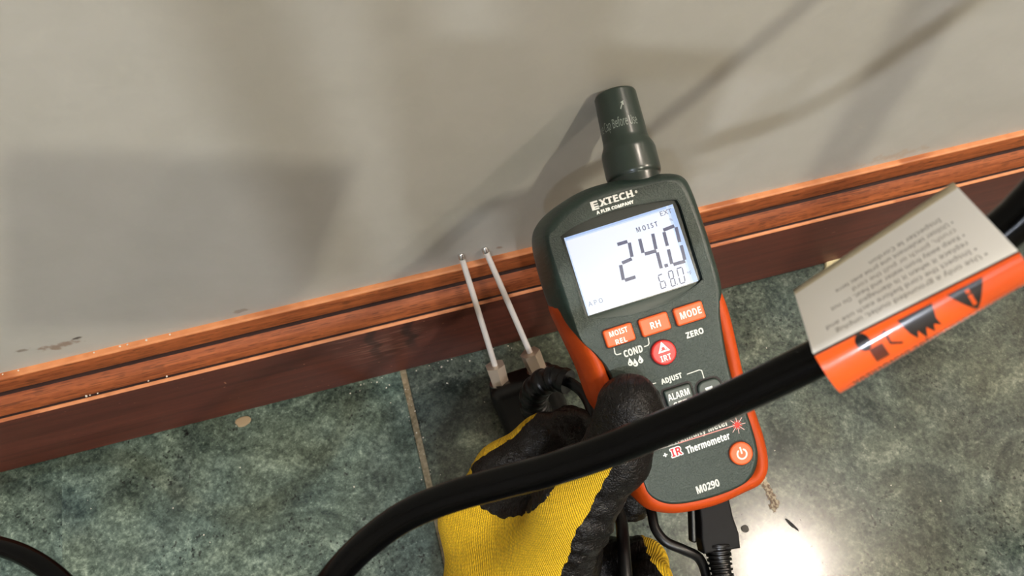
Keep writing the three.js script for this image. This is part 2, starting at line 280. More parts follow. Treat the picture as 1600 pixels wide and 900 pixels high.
  for (const [x, y] of [[365, 600], [410, 606], [455, 577]]) { const [a, b] = T(...c3(x, y)); g.fillStyle = '#e4e4dc'; g.beginPath(); g.arc(a, b + 1 * U, 4.1 * U, 0, 7); g.fill(); g.beginPath(); g.moveTo(a - 3.6 * U, b - 0.4 * U); g.lineTo(a + 0.6 * U, b - 8 * U); g.lineTo(a + 3.8 * U, b - 0.4 * U); g.fill(); g.fillStyle = '#313b35'; g.beginPath(); g.arc(a - 1 * U, b + 1.2 * U, 1.2 * U, 0, 7); g.fill(); }
  text('ADJUST', ...c3(727, 740), 8, 35); line([c3(503, 806), c3(592, 777)], 1.6); line([c3(862, 702), c3(970, 664), c3(992, 668), c3(1020, 762)], 1.6);
  { const [x, y] = T(1042, 681); void x; void y; }
  text('Moisture/Humidity Meter', 1137, 659, 10.5, 150, '#d6d6cc', 'right');
  line([[1000, 711.5], [1060, 692.6]], 1.3, '#c9c2ba'); line([[1060, 692.6], [1150, 664]], 1.8, '#e09088');
  { const [x, y] = T(1152, 664); for (let i = 0; i < 16; i++) { const a = i / 16 * Math.PI * 2 + 0.1, r = (i % 2 ? 8 : 14) * U; g.strokeStyle = i % 2 ? '#d84a3e' : '#e9b9b0'; g.lineWidth = 1.1 * U; g.beginPath(); g.moveTo(x, y); g.lineTo(x + Math.cos(a) * r, y + Math.sin(a) * r); g.stroke(); } g.fillStyle = '#e2382e'; g.beginPath(); g.arc(x, y, 4.4 * U, 0, 7); g.fill(); }
  text('Thermometer', ...c8(598, 632), 10.5, 74, '#f0f0ea');
  { const [x, y] = T(...c8(318, 707)); g.save(); g.translate(x, y); g.font = 'bold ' + 12.5 * U / 0.714 + 'px sans-serif'; g.textAlign = 'center'; g.lineWidth = 3.2 * U; g.strokeStyle = '#f0f0ea'; g.lineJoin = 'round'; g.strokeText('IR', 0, 6.2 * U); g.fillStyle = '#c8202c'; g.fillText('IR', 0, 6.2 * U); g.restore(); }
  text('+', ...c8(222, 735), 9, 8, '#f0f0ea'); text('M0290', 1105.6, 760, 11.5, 40, '#d4d4cc');
  // ---- keys: the print of each key lies where the key stands
  const keysCv = document.createElement('canvas'); keysCv.width = CW; keysCv.height = CH; const kg = keysCv.getContext('2d');
  const withKeys = (fn) => { const o = g; fn(kg, o); };
  const ktext = (s, px, py, h, wpx, col = '#f2efe6') => { const [x, y] = T(px, py); kg.save(); kg.translate(x, y); kg.font = 'bold ' + (h * U / 0.714) + 'px sans-serif'; kg.textAlign = 'center'; const w = kg.measureText(s).width; kg.scale(wpx * U / w, 1); kg.fillStyle = col; kg.fillText(s, 0, h * U / 2); kg.restore(); };
  void withKeys;
  kg.fillStyle = '#e25c22'; kg.fillRect(0, 0, CW, CH);
  const disc = (px, py, r, col) => { const [x, y] = T(px, py); kg.fillStyle = col; kg.beginPath(); kg.arc(x, y, r * U, 0, 7); kg.fill(); };
  disc(1036, 550.7, 24, '#d5302c');
  { const [x, y] = T(1060, 616); kg.fillStyle = '#27332d'; kg.fillRect(x - 110 * U, y - 22 * U, 190 * U, 62 * U); disc(1036, 550.7, 24, '#d5302c'); }
  ktext('MOIST', 964.5, 518.5, 8.2, 31); ktext('REL', 969, 532, 8.2, 20); ktext('RH', 1022.5, 507, 10.5, 19); ktext('MODE', 1077, 489, 11, 37);
  { const [x, y] = T(1034.5, 545); kg.fillStyle = '#f2efe6'; kg.beginPath(); kg.moveTo(x - 10 * U, y + 5 * U); kg.lineTo(x, y - 12 * U); kg.lineTo(x + 10 * U, y + 5 * U); kg.fill(); kg.fillStyle = '#d5302c'; kg.beginPath(); kg.arc(x, y - 0.5 * U, 2.6 * U, 0, 7); kg.fill(); kg.strokeStyle = '#d5302c'; kg.lineWidth = 1.2 * U; kg.beginPath(); kg.moveTo(x - 5 * U, y + 1.6 * U); kg.lineTo(x + 6 * U, y + 1.6 * U); kg.stroke(); }
  ktext('IRT', 1038.5, 558.5, 9.5, 18);
  ktext('ALARM', 1059, 616, 10, 37); ktext('SET', 1062, 631, 10, 24);
  { const [x, y] = T(1106, 607); kg.fillStyle = '#e8e8e0'; kg.fillRect(x - 6 * U, y - 3.2 * U, 12 * U, 3.4 * U); kg.beginPath(); kg.moveTo(x - 6 * U, y + 0.2 * U); kg.lineTo(x, y + 7 * U); kg.lineTo(x + 6 * U, y + 0.2 * U); kg.fill(); }
  { const [x, y] = T(1014, 636); kg.fillStyle = '#e8e8e0'; kg.beginPath(); kg.moveTo(x - 6 * U, y + 4 * U); kg.lineTo(x, y - 6 * U); kg.lineTo(x + 6 * U, y + 4 * U); kg.fill(); }
  { const [x, y] = T(1157.5, 708.5); kg.strokeStyle = '#f6e4d6'; kg.lineWidth = 2.7 * U; kg.lineCap = 'round'; kg.beginPath(); kg.arc(x, y, 7.6 * U, -Math.PI / 2 + 0.62, -Math.PI / 2 - 0.62 + 2 * Math.PI); kg.stroke(); kg.beginPath(); kg.moveTo(x, y - 10.5 * U); kg.lineTo(x, y - 1.5 * U); kg.stroke(); }
  const faceTex = canvasTex(cv), keyTex = canvasTex(keysCv);
  const faceUV = (q) => planarUV(q, 'x', 'y', PPM / CW, PPM / CH, cx0, cy0);
  // ---- face with the window cut out
  const WIN = [[877, 369], [898, 354], [925, 341], [960, 328.5], [1005, 318.5], [1040, 313], [1055, 312], [1060, 316], [1066, 330], [1082, 383], [1097, 432], [1096, 438], [1086, 447], [1060, 464.5], [1030, 478], [995, 489], [960, 495], [930, 496], [917, 493], [912, 484], [895, 427], [878, 375]];
  const win = smoothLoop(WIN.map(([a, b]) => M(a, b, 0)), 4);
  const shp = new THREE.Shape(face.map(([x, y]) => new THREE.Vector2(x, y))); shp.holes.push(new THREE.Path(win.map(([x, y]) => new THREE.Vector2(x, y))));
  const faceG = faceUV(new THREE.ShapeGeometry(shp, 4));
  part('face_panel', faceG, mat({ map: faceTex, roughness: 0.44, specularIntensity: 0.6, bumpMap: (() => { const t = grit.clone(); t.repeat.set(5, 8); t.needsUpdate = true; return t; })(), bumpScale: 0.00022 }), meter);
  // window recess: rim wall, dark lens frame, sloping lower lip
  const rim = loft([win.map(([x, y]) => [x, y, -.0022]), inset(win, -.0002).map(([x, y]) => [x, y, -.0006]), inset(win, -.0005).map(([x, y]) => [x, y, .00015])].map((r) => r.slice().reverse()), false, false);
  part('window_rim', rim, mat({ color: 0x1b2622, roughness: 0.4, side: THREE.DoubleSide }), meter);
  const wshape = new THREE.ShapeGeometry(new THREE.Shape(win.map(([x, y]) => new THREE.Vector2(x, y)))); wshape.translate(0, 0, -.0021);
  part('window_frame', wshape, mat({ color: 0x0d1512, roughness: 0.22 }), meter);
  const lipPts = [[919, 495.2], [1092.5, 441], [1083, 450], [1058, 466], [1029, 479], [995, 490], [960, 496], [932, 497]];
  { const p = lipPts.map(([a, b], i) => { const q = M(a, b, 0); return [q[0], q[1], i < 2 ? -.0016 : -.0001]; }), pos = [], idx = []; p.forEach((q) => pos.push(...q)); for (const f of THREE.ShapeUtils.triangulateShape(p.map((q) => new THREE.Vector2(q[0], q[1])), [])) idx.push(f[0], f[1], f[2]);
    const lg = new THREE.BufferGeometry(); lg.setAttribute('position', new THREE.Float32BufferAttribute(pos, 3)); lg.setIndex(idx); lg.computeVertexNormals(); planarUV(lg, 'x', 'y', 20, 20); part('window_lip', lg, mat({ color: 0x323c36, roughness: 0.42, side: THREE.DoubleSide }), meter); }
  // ---- display
  const LW = 1424, LH = 1008, lc = document.createElement('canvas'); lc.width = LW; lc.height = LH; const d = lc.getContext('2d');
  d.fillStyle = '#eef4ff'; d.fillRect(0, 0, LW, LH);
  d.fillStyle = '#a9c6f2'; d.fillRect(0, 0, LW, 26); d.fillRect(LW - 62, 0, 62, LH); d.fillStyle = '#c9dcfa'; d.fillRect(0, 26, LW, 18); d.fillRect(LW - 92, 0, 30, LH); d.fillRect(0, 0, 16, LH);
  // traced in a slanted picture of the display: top edge (5,295)-(805,45), left edge (5,295)-(185,865)
  const det = 800 * 570 - 180 * -250, LX = (x, y) => { const a = x - 5, b = y - 295; return [(a * 570 - b * 180) / det * LW, (b * 800 + a * 250) / det * LH]; };
  const ink = '#2c3566';
  const seg = (list, w) => { d.strokeStyle = ink; d.lineWidth = w; d.lineCap = 'butt'; for (const [a, b, e, f] of list) { d.beginPath(); d.moveTo(...LX(a, b)); d.lineTo(...LX(e, f)); d.stroke(); } };
  seg([[392, 343, 466, 321], [479, 330, 498, 434], [426, 480, 496, 448], [415, 494, 436, 604], [447, 607, 524, 582], [556, 302, 579, 405], [653, 264, 675, 378], [592, 414, 678, 390], [684, 402, 712, 520], [732, 238, 814, 206], [736, 252, 760, 354], [827, 216, 852, 326], [767, 380, 790, 488], [863, 350, 888, 458], [802, 492, 890, 468], [736, 503, 762, 495]], 42);
  seg([[688, 574, 718, 562], [690, 580, 700, 616], [702, 622, 736, 612], [704, 628, 714, 668], [714, 672, 748, 658], [738, 618, 748, 654], [762, 545, 792, 536], [763, 550, 773, 596], [794, 540, 804, 588], [776, 602, 806, 592], [779, 607, 789, 652], [809, 597, 817, 640], [790, 656, 818, 645], [826, 524, 862, 512], [828, 530, 839, 580], [867, 516, 877, 566], [842, 590, 852, 630], [880, 574, 887, 616], [854, 636, 888, 622], [826, 640, 834, 637]], 15);
  const lt = (s, x, y, h, w, c = ink, f = 'bold') => { const [a, b] = LX(x, y); d.save(); d.translate(a, b); d.font = f + ' ' + h / 0.714 + 'px sans-serif'; d.textAlign = 'center'; const m = d.measureText(s).width; d.scale(w / m, 1); d.fillStyle = c; d.fillText(s, 0, h / 2); d.restore(); };
  lt('EXT', 752, 106, 58, 166, '#49517a', ''); lt('%', 792, 160, 38, 44, '#6a7290', ''); lt('M O I S T', 610, 214, 60, 284, '#3d4470'); lt('A P O', 238, 765, 56, 186, '#7b87a4', ''); lt('°F', 920, 556, 46, 62, '#3d4470', '');
  const lcdTex = canvasTex(lc), Q = [[881, 372], [1051, 319], [1091, 439], [919, 493.5]].map(([a, b]) => M(a, b, -.0017));
  const lg = new THREE.BufferGeometry(); lg.setAttribute('position', new THREE.Float32BufferAttribute(Q.flatMap(([x, y]) => [x, y, -.0017]), 3)); lg.setAttribute('uv', new THREE.Float32BufferAttribute([0, 1, 1, 1, 1, 0, 0, 0], 2)); lg.setIndex([0, 2, 1, 0, 3, 2]); lg.computeVertexNormals();
  part('display_screen', lg, mat({ color: 0x202428, map: lcdTex, emissive: 0xffffff, emissiveMap: lcdTex, emissiveIntensity: 1.1, roughness: 0.3 }), meter);
  // ---- keys
  const dense = (l) => l.length > 24 ? l : smoothLoop(l, 4);
  const key = (name, loopPx, h, m, uv = true) => { const L = dense(loopPx.map(([a, b]) => M(a, b, 0))), k = (dd, z) => inset(L, dd).map(([x, y]) => [x, y, z]); const q = loft([k(0, -.0006), k(0, h * .6), k(.0003, h * .9), k(.0008, h)], false, true); faceUV(q); const o = part(name, q, m, meter); part('key_gap', gapGeo, well, o); return o; };
  const rr = (px, py, w, h, r = 4) => { const a = 17.6 * Math.PI / 180, c = Math.cos(a), s = Math.sin(a), o = []; for (const [sx, sy, st] of [[-1, -1, 0], [1, -1, 1], [1, 1, 2], [-1, 1, 3]]) for (let i = 0; i < 7; i++) { const t = Math.PI + st * Math.PI / 2 + i * Math.PI / 12, x = sx * (w / 2 - r) + Math.cos(t) * r, y = sy * (h / 2 - r) + Math.sin(t) * r; o.push([px + x * c + y * s, py - x * s + y * c]); } return o; };
  const rc = (px, py, r) => Array.from({ length: 14 }, (_, i) => { const t = i / 14 * Math.PI * 2; return [px + Math.cos(t) * r, py + Math.sin(t) * r]; });
  const orangeKey = mat({ map: keyTex, roughness: 0.45 }), well = mat({ color: 0x1a110c, roughness: 0.7 });
  let gapGeo = null;
  const keyWell = (loopPx) => { const L = dense(loopPx.map(([a, b]) => M(a, b, 0))); const s = new THREE.ShapeGeometry(new THREE.Shape(L.map(([x, y]) => new THREE.Vector2(x, y)))); s.translate(0, 0, .00012); gapGeo = s; };
  for (const [n, x, y, w, h] of [['moist_key', 966.6, 523.9, 47, 28.5], ['humidity_key', 1022, 506.8, 47, 28.5], ['mode_key', 1076, 489.8, 47, 28.5]]) { keyWell(rr(x, y, w + 3.4, h + 3.4, 5)); key(n, rr(x, y, w, h), .0016, orangeKey); }
  keyWell(rc(1036, 550.7, 21.5)); key('laser_key', rc(1036, 550.7, 19.6), .0018, orangeKey);
  keyWell(rc(1156.8, 708, 20)); key('power_key', rc(1156.8, 708, 18.2), .0014, orangeKey);
  keyWell(rr(1060.5, 620, 50, 39, 6)); key('alarm_key', rr(1060.5, 620, 44, 33), .0016, orangeKey);
  keyWell(rr(1108, 607, 44, 35, 14)); key('arrow_key', rr(1108, 607, 38, 29, 12), .0016, orangeKey);
  keyWell(rr(1013, 636, 44, 35, 14)); key('arrow_key', rr(1013, 636, 38, 29, 12), .0016, orangeKey);
  // ---- sensor cap
  const capCv = document.createElement('canvas'); capCv.width = 2048; capCv.height = 1024; const k = capCv.getContext('2d');
  k.fillStyle = '#1f2b25'; k.fillRect(0, 0, 2048, 1024); k.fillStyle = '#7d857d'; k.font = '126px sans-serif'; k.textAlign = 'center';
  k.save(); k.translate(1024, 415); k.scale(0.62, 1); k.fillText('Remove Cap Before Use', 60, 0); k.restore();
  k.strokeStyle = '#8d958b'; k.lineWidth = 14; k.beginPath(); k.moveTo(1270, 250); k.lineTo(1325, 180); k.lineTo(1293, 188); k.moveTo(1325, 180); k.lineTo(1322, 214); k.stroke();
  const capG = new THREE.LatheGeometry([[0, .0435], [.0085, .0435], [.0096, .0430], [.0101, .0420], [.0108, .0200], [.0112, .0180], [.0126, .0150], [.0130, .0130], [.0131, .0030], [.0126, .0010], [.0118, .0005], [.0116, -.006]].map(([a, b]) => new THREE.Vector2(a, b)).reverse(), 64, Math.PI);
  { const p = capG.attributes.position, uv = capG.attributes.uv; for (let i = 0; i < p.count; i++) uv.setY(i, clamp((p.getY(i) + .006) / .05)); }
  const capM = part('sensor_cap', capG, mat({ map: canvasTex(capCv), roughness: 0.28, clearcoat: 0.2, clearcoatRoughness: 0.2 }), meter);
  capM.position.copy(at(992, 281, .362).applyMatrix4(mInv));
  { const tip = at(961, 150, .368).applyMatrix4(mInv).sub(capM.position).normalize(); capM.quaternion.setFromUnitVectors(V(0, 1, 0), tip).multiply(new THREE.Quaternion().setFromAxisAngle(V(0, 1, 0), -0.95)); }
  const col = new THREE.CylinderGeometry(.0112, .0112, .012, 40); const colM = part('sensor_collar', col, mat({ color: 0x10130f, roughness: 0.35 }), meter); colM.position.copy(capM.position); colM.quaternion.copy(capM.quaternion); colM.translateY(-.007);
}

// ------------------------------------------------------------------ pin probe and its lead
const blackPlastic = mat({ color: 0x0b0a09, roughness: 0.4, specularIntensity: 0.7 }), blackRubber = mat({ color: 0x070606, roughness: 0.34, specularIntensity: 0.7 });
const probe = thing('pin_probe', 'black two-pin moisture probe, its long grey pins pressed into the wall just above the skirting', 'probe');
{
  const steel = mat({ color: 0xd6d0c8, roughness: 0.45, metalness: 0.15 }), tipSteel = mat({ color: 0xd8d8d8, roughness: 0.25, metalness: 1 }), brass = mat({ color: 0xc4b3a0, roughness: 0.36, metalness: 0.5 });
  const PIN = [[[720, 398, .4672], [774, 573, .505]], [[757, 388, .4684], [829, 553, .503]]];
  const wallAt = [];
  const frames = [];
  for (const [a, b] of PIN) {
    const A = at(...a), B = at(...b), dir = B.clone().sub(A).normalize(), L = A.distanceTo(B); frames.push([A, B, dir]);
    const q = new THREE.Quaternion().setFromUnitVectors(V(0, 1, 0), dir);
    const pin = new THREE.CylinderGeometry(.0019, .0018, L, 20); pin.translate(0, L / 2 + .002, 0);
    const pm = part('pin', pin, steel, probe); pm.position.copy(A); pm.quaternion.copy(q);
    const tip = new THREE.LatheGeometry([[0, -.0015], [.0014, -.0012], [.0020, -.0004], [.0021, .0022], [.0019, .0030]].map(([r, y]) => new THREE.Vector2(r, y)), 18);
    part('pin_tip', tip, tipSteel, pm);
    const nut = new THREE.CylinderGeometry(.0062, .0068, .0135, 6); nut.translate(0, .0055, 0); const ng = nut.toNonIndexed(); ng.computeVertexNormals();
    const nm = part('hex_nut', ng, brass, probe); nm.position.copy(B); nm.quaternion.copy(q); nm.rotateY(0.25);
    const washer = new THREE.CylinderGeometry(.0071, .0071, .0012, 28); washer.translate(0, .0128, 0); part('washer', washer, tipSteel, nm);
  }
  void wallAt;
  // body: flattened block behind the two nuts, along the pins
  const mid = frames[0][1].clone().add(frames[1][1]).multiplyScalar(0.5), dir = frames[0][2].clone().add(frames[1][2]).normalize();
  const across = frames[1][1].clone().sub(frames[0][1]); across.addScaledVector(dir, -across.dot(dir)).normalize(); const nrm = across.clone().cross(dir).normalize();
  const body = new RoundedBoxGeometry(.046, .060, .024, 5, .007);
  const bm = part('probe_body', body, blackPlastic, probe); bm.quaternion.setFromRotationMatrix(new THREE.Matrix4().makeBasis(across, dir, across.clone().cross(dir))); bm.position.copy(mid).addScaledVector(dir, .0425).addScaledVector(across, .001);
  void nrm;
  // ribbed bend relief
  const RP = [at(846, 655, .478), at(835, 634, .466), at(836, 612, .455), at(851, 596, .447), at(872, 591, .441), at(888, 597, .437)];
  part('bend_relief', tube(RP, (t, l) => { const k = Math.sin(t * Math.PI * 2 * 7.5); return lerp(.0090, .0070, t) * (1 + (t < 0.93 ? 0.085 * Math.sign(k) * Math.pow(Math.abs(k), 0.4) : 0.03)); }, 220, 28), blackRubber, probe);
  const CP = [at(878, 592, .441), at(894, 600, .436), at(910, 613, .430), at(923, 638, .420), at(926, 668, .413), at(932, 715, .408), at(955, 770, .398), at(970, 810, .380), at(974, 850, .366), at(977, 890, .358), at(985, 950, .350), at(1020, 1010, .345), at(1080, 1020, .345), at(1118, 960, .352), at(1126, 905, .358), at(1119, 872, .361)];
  part('cable', tube(CP, .0031, 240, 16), blackRubber, probe);
  // plug in the foot of the meter
  const PB = [at(1110, 782, .365), at(1122, 852, .362)], pd = PB[1].clone().sub(PB[0]), pl = pd.length(); pd.normalize();
  const px = V(1, 0, 0).applyQuaternion(meter.quaternion); px.addScaledVector(pd, -px.dot(pd)).normalize();
  const pq = new THREE.Quaternion().setFromRotationMatrix(new THREE.Matrix4().makeBasis(px, pd, px.clone().cross(pd)));
  const plugShape = new THREE.Shape([[-.0062, -.004], [.0062, -.004], [.0068, .008], [.0082, .016], [.0078, .0215], [-.0078, .0215], [-.0080, .016], [-.0068, .008]].map(([a, b]) => new THREE.Vector2(a, b)));
  const plugG = new THREE.ExtrudeGeometry(plugShape, { depth: .009, bevelEnabled: true, bevelSize: .001, bevelThickness: .001, bevelSegments: 3 }); plugG.translate(0, 0, -.0045);
  const pm = part('plug', plugG, mat({ color: 0x080707, roughness: 0.62, specularIntensity: 0.35 }), probe); pm.position.copy(PB[0]); pm.quaternion.copy(pq);
  const clipG = new RoundedBoxGeometry(.0058, .0072, .0016, 2, .0005); clipG.translate(.001, .0062, .0062); part('plug_latch', clipG, mat({ color: 0x5d5550, roughness: 0.35 }), pm);
  const blade = new RoundedBoxGeometry(.0026, .0205, .006, 2, .001); blade.rotateZ(0.14); blade.translate(-.0100, .0075, .0015); part('plug_arm', blade, blackPlastic, pm);
  part('plug_relief', tube([at(1121, 848, .361), at(1124, 875, .360), at(1129, 905, .357), at(1132, 930, .354)], (t) => lerp(.0056, .0046, t) * (1 + 0.09 * Math.sign(Math.sin(t * 62))), 120, 22), blackRubber, probe);
}
// wrist loop hanging from the meter's foot
{
  const t = thing('wrist_strap', 'thin black wrist cord looping out from under the bottom of the meter', 'strap');
  part('cord_loop', tube([at(1012, 778, .372), at(1018, 800, .366), at(1024, 826, .362), at(1040, 846, .360), at(1068, 859, .360), at(1092, 872, .362), at(1104, 905, .364), at(1100, 950, .366)], .0024, 120, 14), blackRubber, t);
}

// ------------------------------------------------------------------ gloved hand
const person = thing('person', 'hand in yellow knit work glove with black rubber-coated fingers, gripping meter and probe', 'person');
{
  const B = (a, b) => [at(a[0], a[1], a[2]), a[3] / 1000, at(b[0], b[1], b[2]), b[3] / 1000];
  // bones in groups; each joint: picture x, y, distance, radius in mm
  const chains = {
    palm: [[[800, 1040, .372, 30], [790, 960, .378, 29]], [[790, 960, .378, 29], [737, 815, .402, 15.5]], [[800, 950, .385, 27], [790, 800, .418, 17]], [[830, 960, .385, 26], [862, 868, .377, 20]], [[862, 868, .377, 20], [790, 800, .410, 17]], [[850, 940, .395, 26], [850, 850, .415, 22]]],
    thumb: [[[850, 905, .370, 21], [893, 800, .352, 18]], [[893, 800, .352, 17.5], [962, 712, .3385, 14]], [[962, 712, .3385, 13.6], [983, 640, .3315, 12.6]], [[983, 640, .3315, 12.6], [984, 632, .3325, 12.2]]],
    index: [[[737, 815, .402, 15], [788, 738, .404, 15.5]], [[788, 738, .404, 15], [850, 690, .408, 14]], [[850, 690, .408, 13.5], [893, 668, .414, 11.5]]],
    web: [[[800, 800, .398, 14], [868, 812, .378, 14]]],
    middle: [[[780, 830, .425, 15], [880, 790, .440, 14]], [[880, 790, .440, 13], [955, 775, .428, 12]], [[955, 775, .428, 11.5], [986, 783, .404, 10.5]]],
    ring: [[[820, 890, .425, 16], [930, 880, .432, 14]], [[930, 880, .432, 14], [1005, 880, .415, 12.5]], [[1005, 880, .415, 12], [1018, 905, .395, 11]]],
    little: [[[830, 960, .42, 15], [930, 960, .425, 12]], [[930, 960, .425, 12], [990, 965, .41, 11]]],
  };
  const bones = Object.fromEntries(Object.entries(chains).map(([k, l]) => [k, l.map(([a, b]) => B(a, b))]));
  const cap = (p, [a, ra, b, rb]) => { const dx = b.x - a.x, dy = b.y - a.y, dz = b.z - a.z, h = clamp(((p.x - a.x) * dx + (p.y - a.y) * dy + (p.z - a.z) * dz) / (dx * dx + dy * dy + dz * dz || 1e-9)); return Math.hypot(p.x - a.x - dx * h, p.y - a.y - dy * h, p.z - a.z - dz * h) - lerp(ra, rb, h); };
  const smin = (a, b, k) => { const h = Math.max(k - Math.abs(a - b), 0) / k; return Math.min(a, b) - h * h * k * 0.25; };
  const chain = (p, l, k) => l.reduce((s, b) => smin(s, cap(p, b), k), 1);
  const camInv = camera.matrixWorldInverse.clone().copy(camera.matrixWorld).invert(), vtmp = V();
  const field = (p) => {
    let s = chain(p, bones.palm, .014);
    s = smin(s, chain(p, bones.web, .01), .014);
    s = smin(s, chain(p, bones.index, .006), .010);
    s = smin(s, chain(p, bones.thumb, .007), .011);
    s = smin(s, smin(chain(p, bones.middle, .006), chain(p, bones.ring, .006), .002), .006);
    s = smin(s, chain(p, bones.little, .006), .004);
    return s;
  };
  // wrinkles of the rubber across the thumb and index
  const thA = bones.thumb[1][0], thB = bones.thumb[1][2], thDir = thB.clone().sub(thA).normalize();
  const rumple = (p) => { const t = p.clone().sub(thA).dot(thDir) * 1000; return (n3(p.x * 160, p.y * 160, p.z * 160) - 0.5) * .0014 + (n3(p.x * 420, p.y * 420, p.z * 420) - 0.5) * .0006 + Math.sin(t * 0.62 + n3(p.x * 90, p.y * 90, p.z * 90) * 6) * .00045 * step(-22, -8, t) * step(32, 14, t); };
  // coated or knit: worked out in the hand's own frame (axes of the held pose, metres)
  const inPoly = (poly, x, y) => { let c = false; for (let i = 0, j = poly.length - 1; i < poly.length; j = i++) { const [xi, yi] = poly[i], [xj, yj] = poly[j]; if ((yi > y) !== (yj > y) && x < (xj - xi) * (y - yi) / (yj - yi) + xi) c = !c; } return c; };
  const KD = 0.385;
  const knitPoly = [[600, 1300], [600, 700], [700, 735], [738, 735], [741, 752], [736, 766], [745, 785], [762, 800], [790, 810], [820, 804], [845, 790], [862, 772], [866, 758], [880, 735], [915, 724], [962, 712], [960, 730], [948, 742], [938, 768], [927, 782], [921, 800], [905, 822], [897, 838], [893, 862], [882, 880], [872, 915], [858, 1300]].map(([x, y]) => [(x - 800) / F, (450 - y) / F]);
  const coated = (p, n) => {
    vtmp.copy(p).applyMatrix4(camInv); const jig = (n3(p.x * 700, p.y * 700, p.z * 700) - 0.5) * .0012;
    const x = vtmp.x / -vtmp.z + jig / KD, y = vtmp.y / -vtmp.z + jig / KD;
    vn.copy(n).transformDirection(camInv);
    if (inPoly(knitPoly, x, y)) return !(vn.z > -0.25 || x < -0.055);
    const sx = x * F + 800, sy = 450 - y * F;                          // back of the index finger is knit
    if (sx < 838 && sy < 735 && vn.x * -0.55 + vn.y * 0.83 > 0.86 - Math.max(0, sx - 800) * -0.002) return false;
    if (sx > 990 && sy > 826 && vn.x * 0.8 + vn.y * 0.6 > 0.55) return sy < 838;
    return true;
  };
  const vn = V();
  // surface nets
  const box = new THREE.Box3(); for (const l of Object.values(bones)) for (const [a, ra, b, rb] of l) { box.expandByPoint(a.clone().addScalar(ra + .006)); box.expandByPoint(a.clone().addScalar(-ra - .006)); box.expandByPoint(b.clone().addScalar(rb + .006)); box.expandByPoint(b.clone().addScalar(-rb - .006)); }
  const h = .00115, nx = Math.ceil((box.max.x - box.min.x) / h) + 1, ny = Math.ceil((box.max.y - box.min.y) / h) + 1, nz = Math.ceil((box.max.z - box.min.z) / h) + 1, val = new Float32Array(nx * ny * nz).fill(1), p = V();
  const CO = 6;                                                        // coarse cells first; fine only near the surface
  for (let k = 0; k < nz; k += CO) for (let j = 0; j < ny; j += CO) for (let i = 0; i < nx; i += CO) {
    p.set(box.min.x + (i + CO / 2) * h, box.min.y + (j + CO / 2) * h, box.min.z + (k + CO / 2) * h); const f0 = field(p);
    if (Math.abs(f0) > h * CO * 1.1 + .002) { for (let c = k; c < Math.min(nz, k + CO); c++) for (let b = j; b < Math.min(ny, j + CO); b++) for (let a = i; a < Math.min(nx, i + CO); a++) val[(c * ny + b) * nx + a] = f0; continue; }
    for (let c = k; c < Math.min(nz, k + CO); c++) for (let b = j; b < Math.min(ny, j + CO); b++) for (let a = i; a < Math.min(nx, i + CO); a++) { p.set(box.min.x + a * h, box.min.y + b * h, box.min.z + c * h); val[(c * ny + b) * nx + a] = field(p); }
  }
  const id = new Int32Array(nx * ny * nz).fill(-1), vert = [], quad = [], I = (a, b, c) => (c * ny + b) * nx + a;
  for (let c = 0; c < nz - 1; c++) for (let b = 0; b < ny - 1; b++) for (let a = 0; a < nx - 1; a++) {
    let sx = 0, sy = 0, sz = 0, n = 0;
    const e = (x0, y0, z0, x1, y1, z1) => { const u = val[I(a + x0, b + y0, c + z0)], w = val[I(a + x1, b + y1, c + z1)]; if ((u < 0) !== (w < 0)) { const t = u / (u - w); sx += x0 + (x1 - x0) * t; sy += y0 + (y1 - y0) * t; sz += z0 + (z1 - z0) * t; n++; } };
    const s0 = val[I(a, b, c)] < 0; let mixed = false; for (let q = 1; q < 8 && !mixed; q++) mixed = (val[I(a + (q & 1), b + (q >> 1 & 1), c + (q >> 2))] < 0) !== s0; if (!mixed) continue;
    for (const [u, v] of [[0, 0], [1, 0], [0, 1], [1, 1]]) { e(0, u, v, 1, u, v); e(u, 0, v, u, 1, v); e(u, v, 0, u, v, 1); }
    id[I(a, b, c)] = vert.length; vert.push(V(box.min.x + (a + sx / n) * h, box.min.y + (b + sy / n) * h, box.min.z + (c + sz / n) * h));
  }
  for (let c = 1; c < nz - 1; c++) for (let b = 1; b < ny - 1; b++) for (let a = 1; a < nx - 1; a++) {
    const s = val[I(a, b, c)] < 0;
    if (s !== (val[I(a + 1, b, c)] < 0)) { const q = [id[I(a, b - 1, c - 1)], id[I(a, b, c - 1)], id[I(a, b, c)], id[I(a, b - 1, c)]]; quad.push(s ? q : q.reverse()); }
    if (s !== (val[I(a, b + 1, c)] < 0)) { const q = [id[I(a - 1, b, c - 1)], id[I(a - 1, b, c)], id[I(a, b, c)], id[I(a, b, c - 1)]]; quad.push(s ? q : q.reverse()); }
    if (s !== (val[I(a, b, c + 1)] < 0)) { const q = [id[I(a - 1, b - 1, c)], id[I(a, b - 1, c)], id[I(a, b, c)], id[I(a - 1, b, c)]]; quad.push(s ? q : q.reverse()); }
  }
  const q2 = V(), grad = (p) => { const d = .0011, g = V(); for (const k of ['x', 'y', 'z']) { q2.copy(p); q2[k] += d; const f1 = field(q2); q2[k] -= 2 * d; g[k] = f1 - field(q2); } return g.normalize(); };
  const nor = vert.map(grad), coat = vert.map((v, i) => coated(v, nor[i]));
  const moved = vert.map((v, i) => v.clone().addScaledVector(nor[i], coat[i] ? rumple(v) + .0003 : 0));
  const hx = V(1, 0, 0).applyQuaternion(camera.quaternion), hy = V(0, 1, 0).applyQuaternion(camera.quaternion), hz = V(0, 0, 1).applyQuaternion(camera.quaternion);
  // the edge of the dip: coat values evened out, then triangles cut where they pass one half
  let cf = Float32Array.from(coat, (v) => v ? 1 : 0); const quads = quad.filter((q) => q.every((v) => v >= 0));
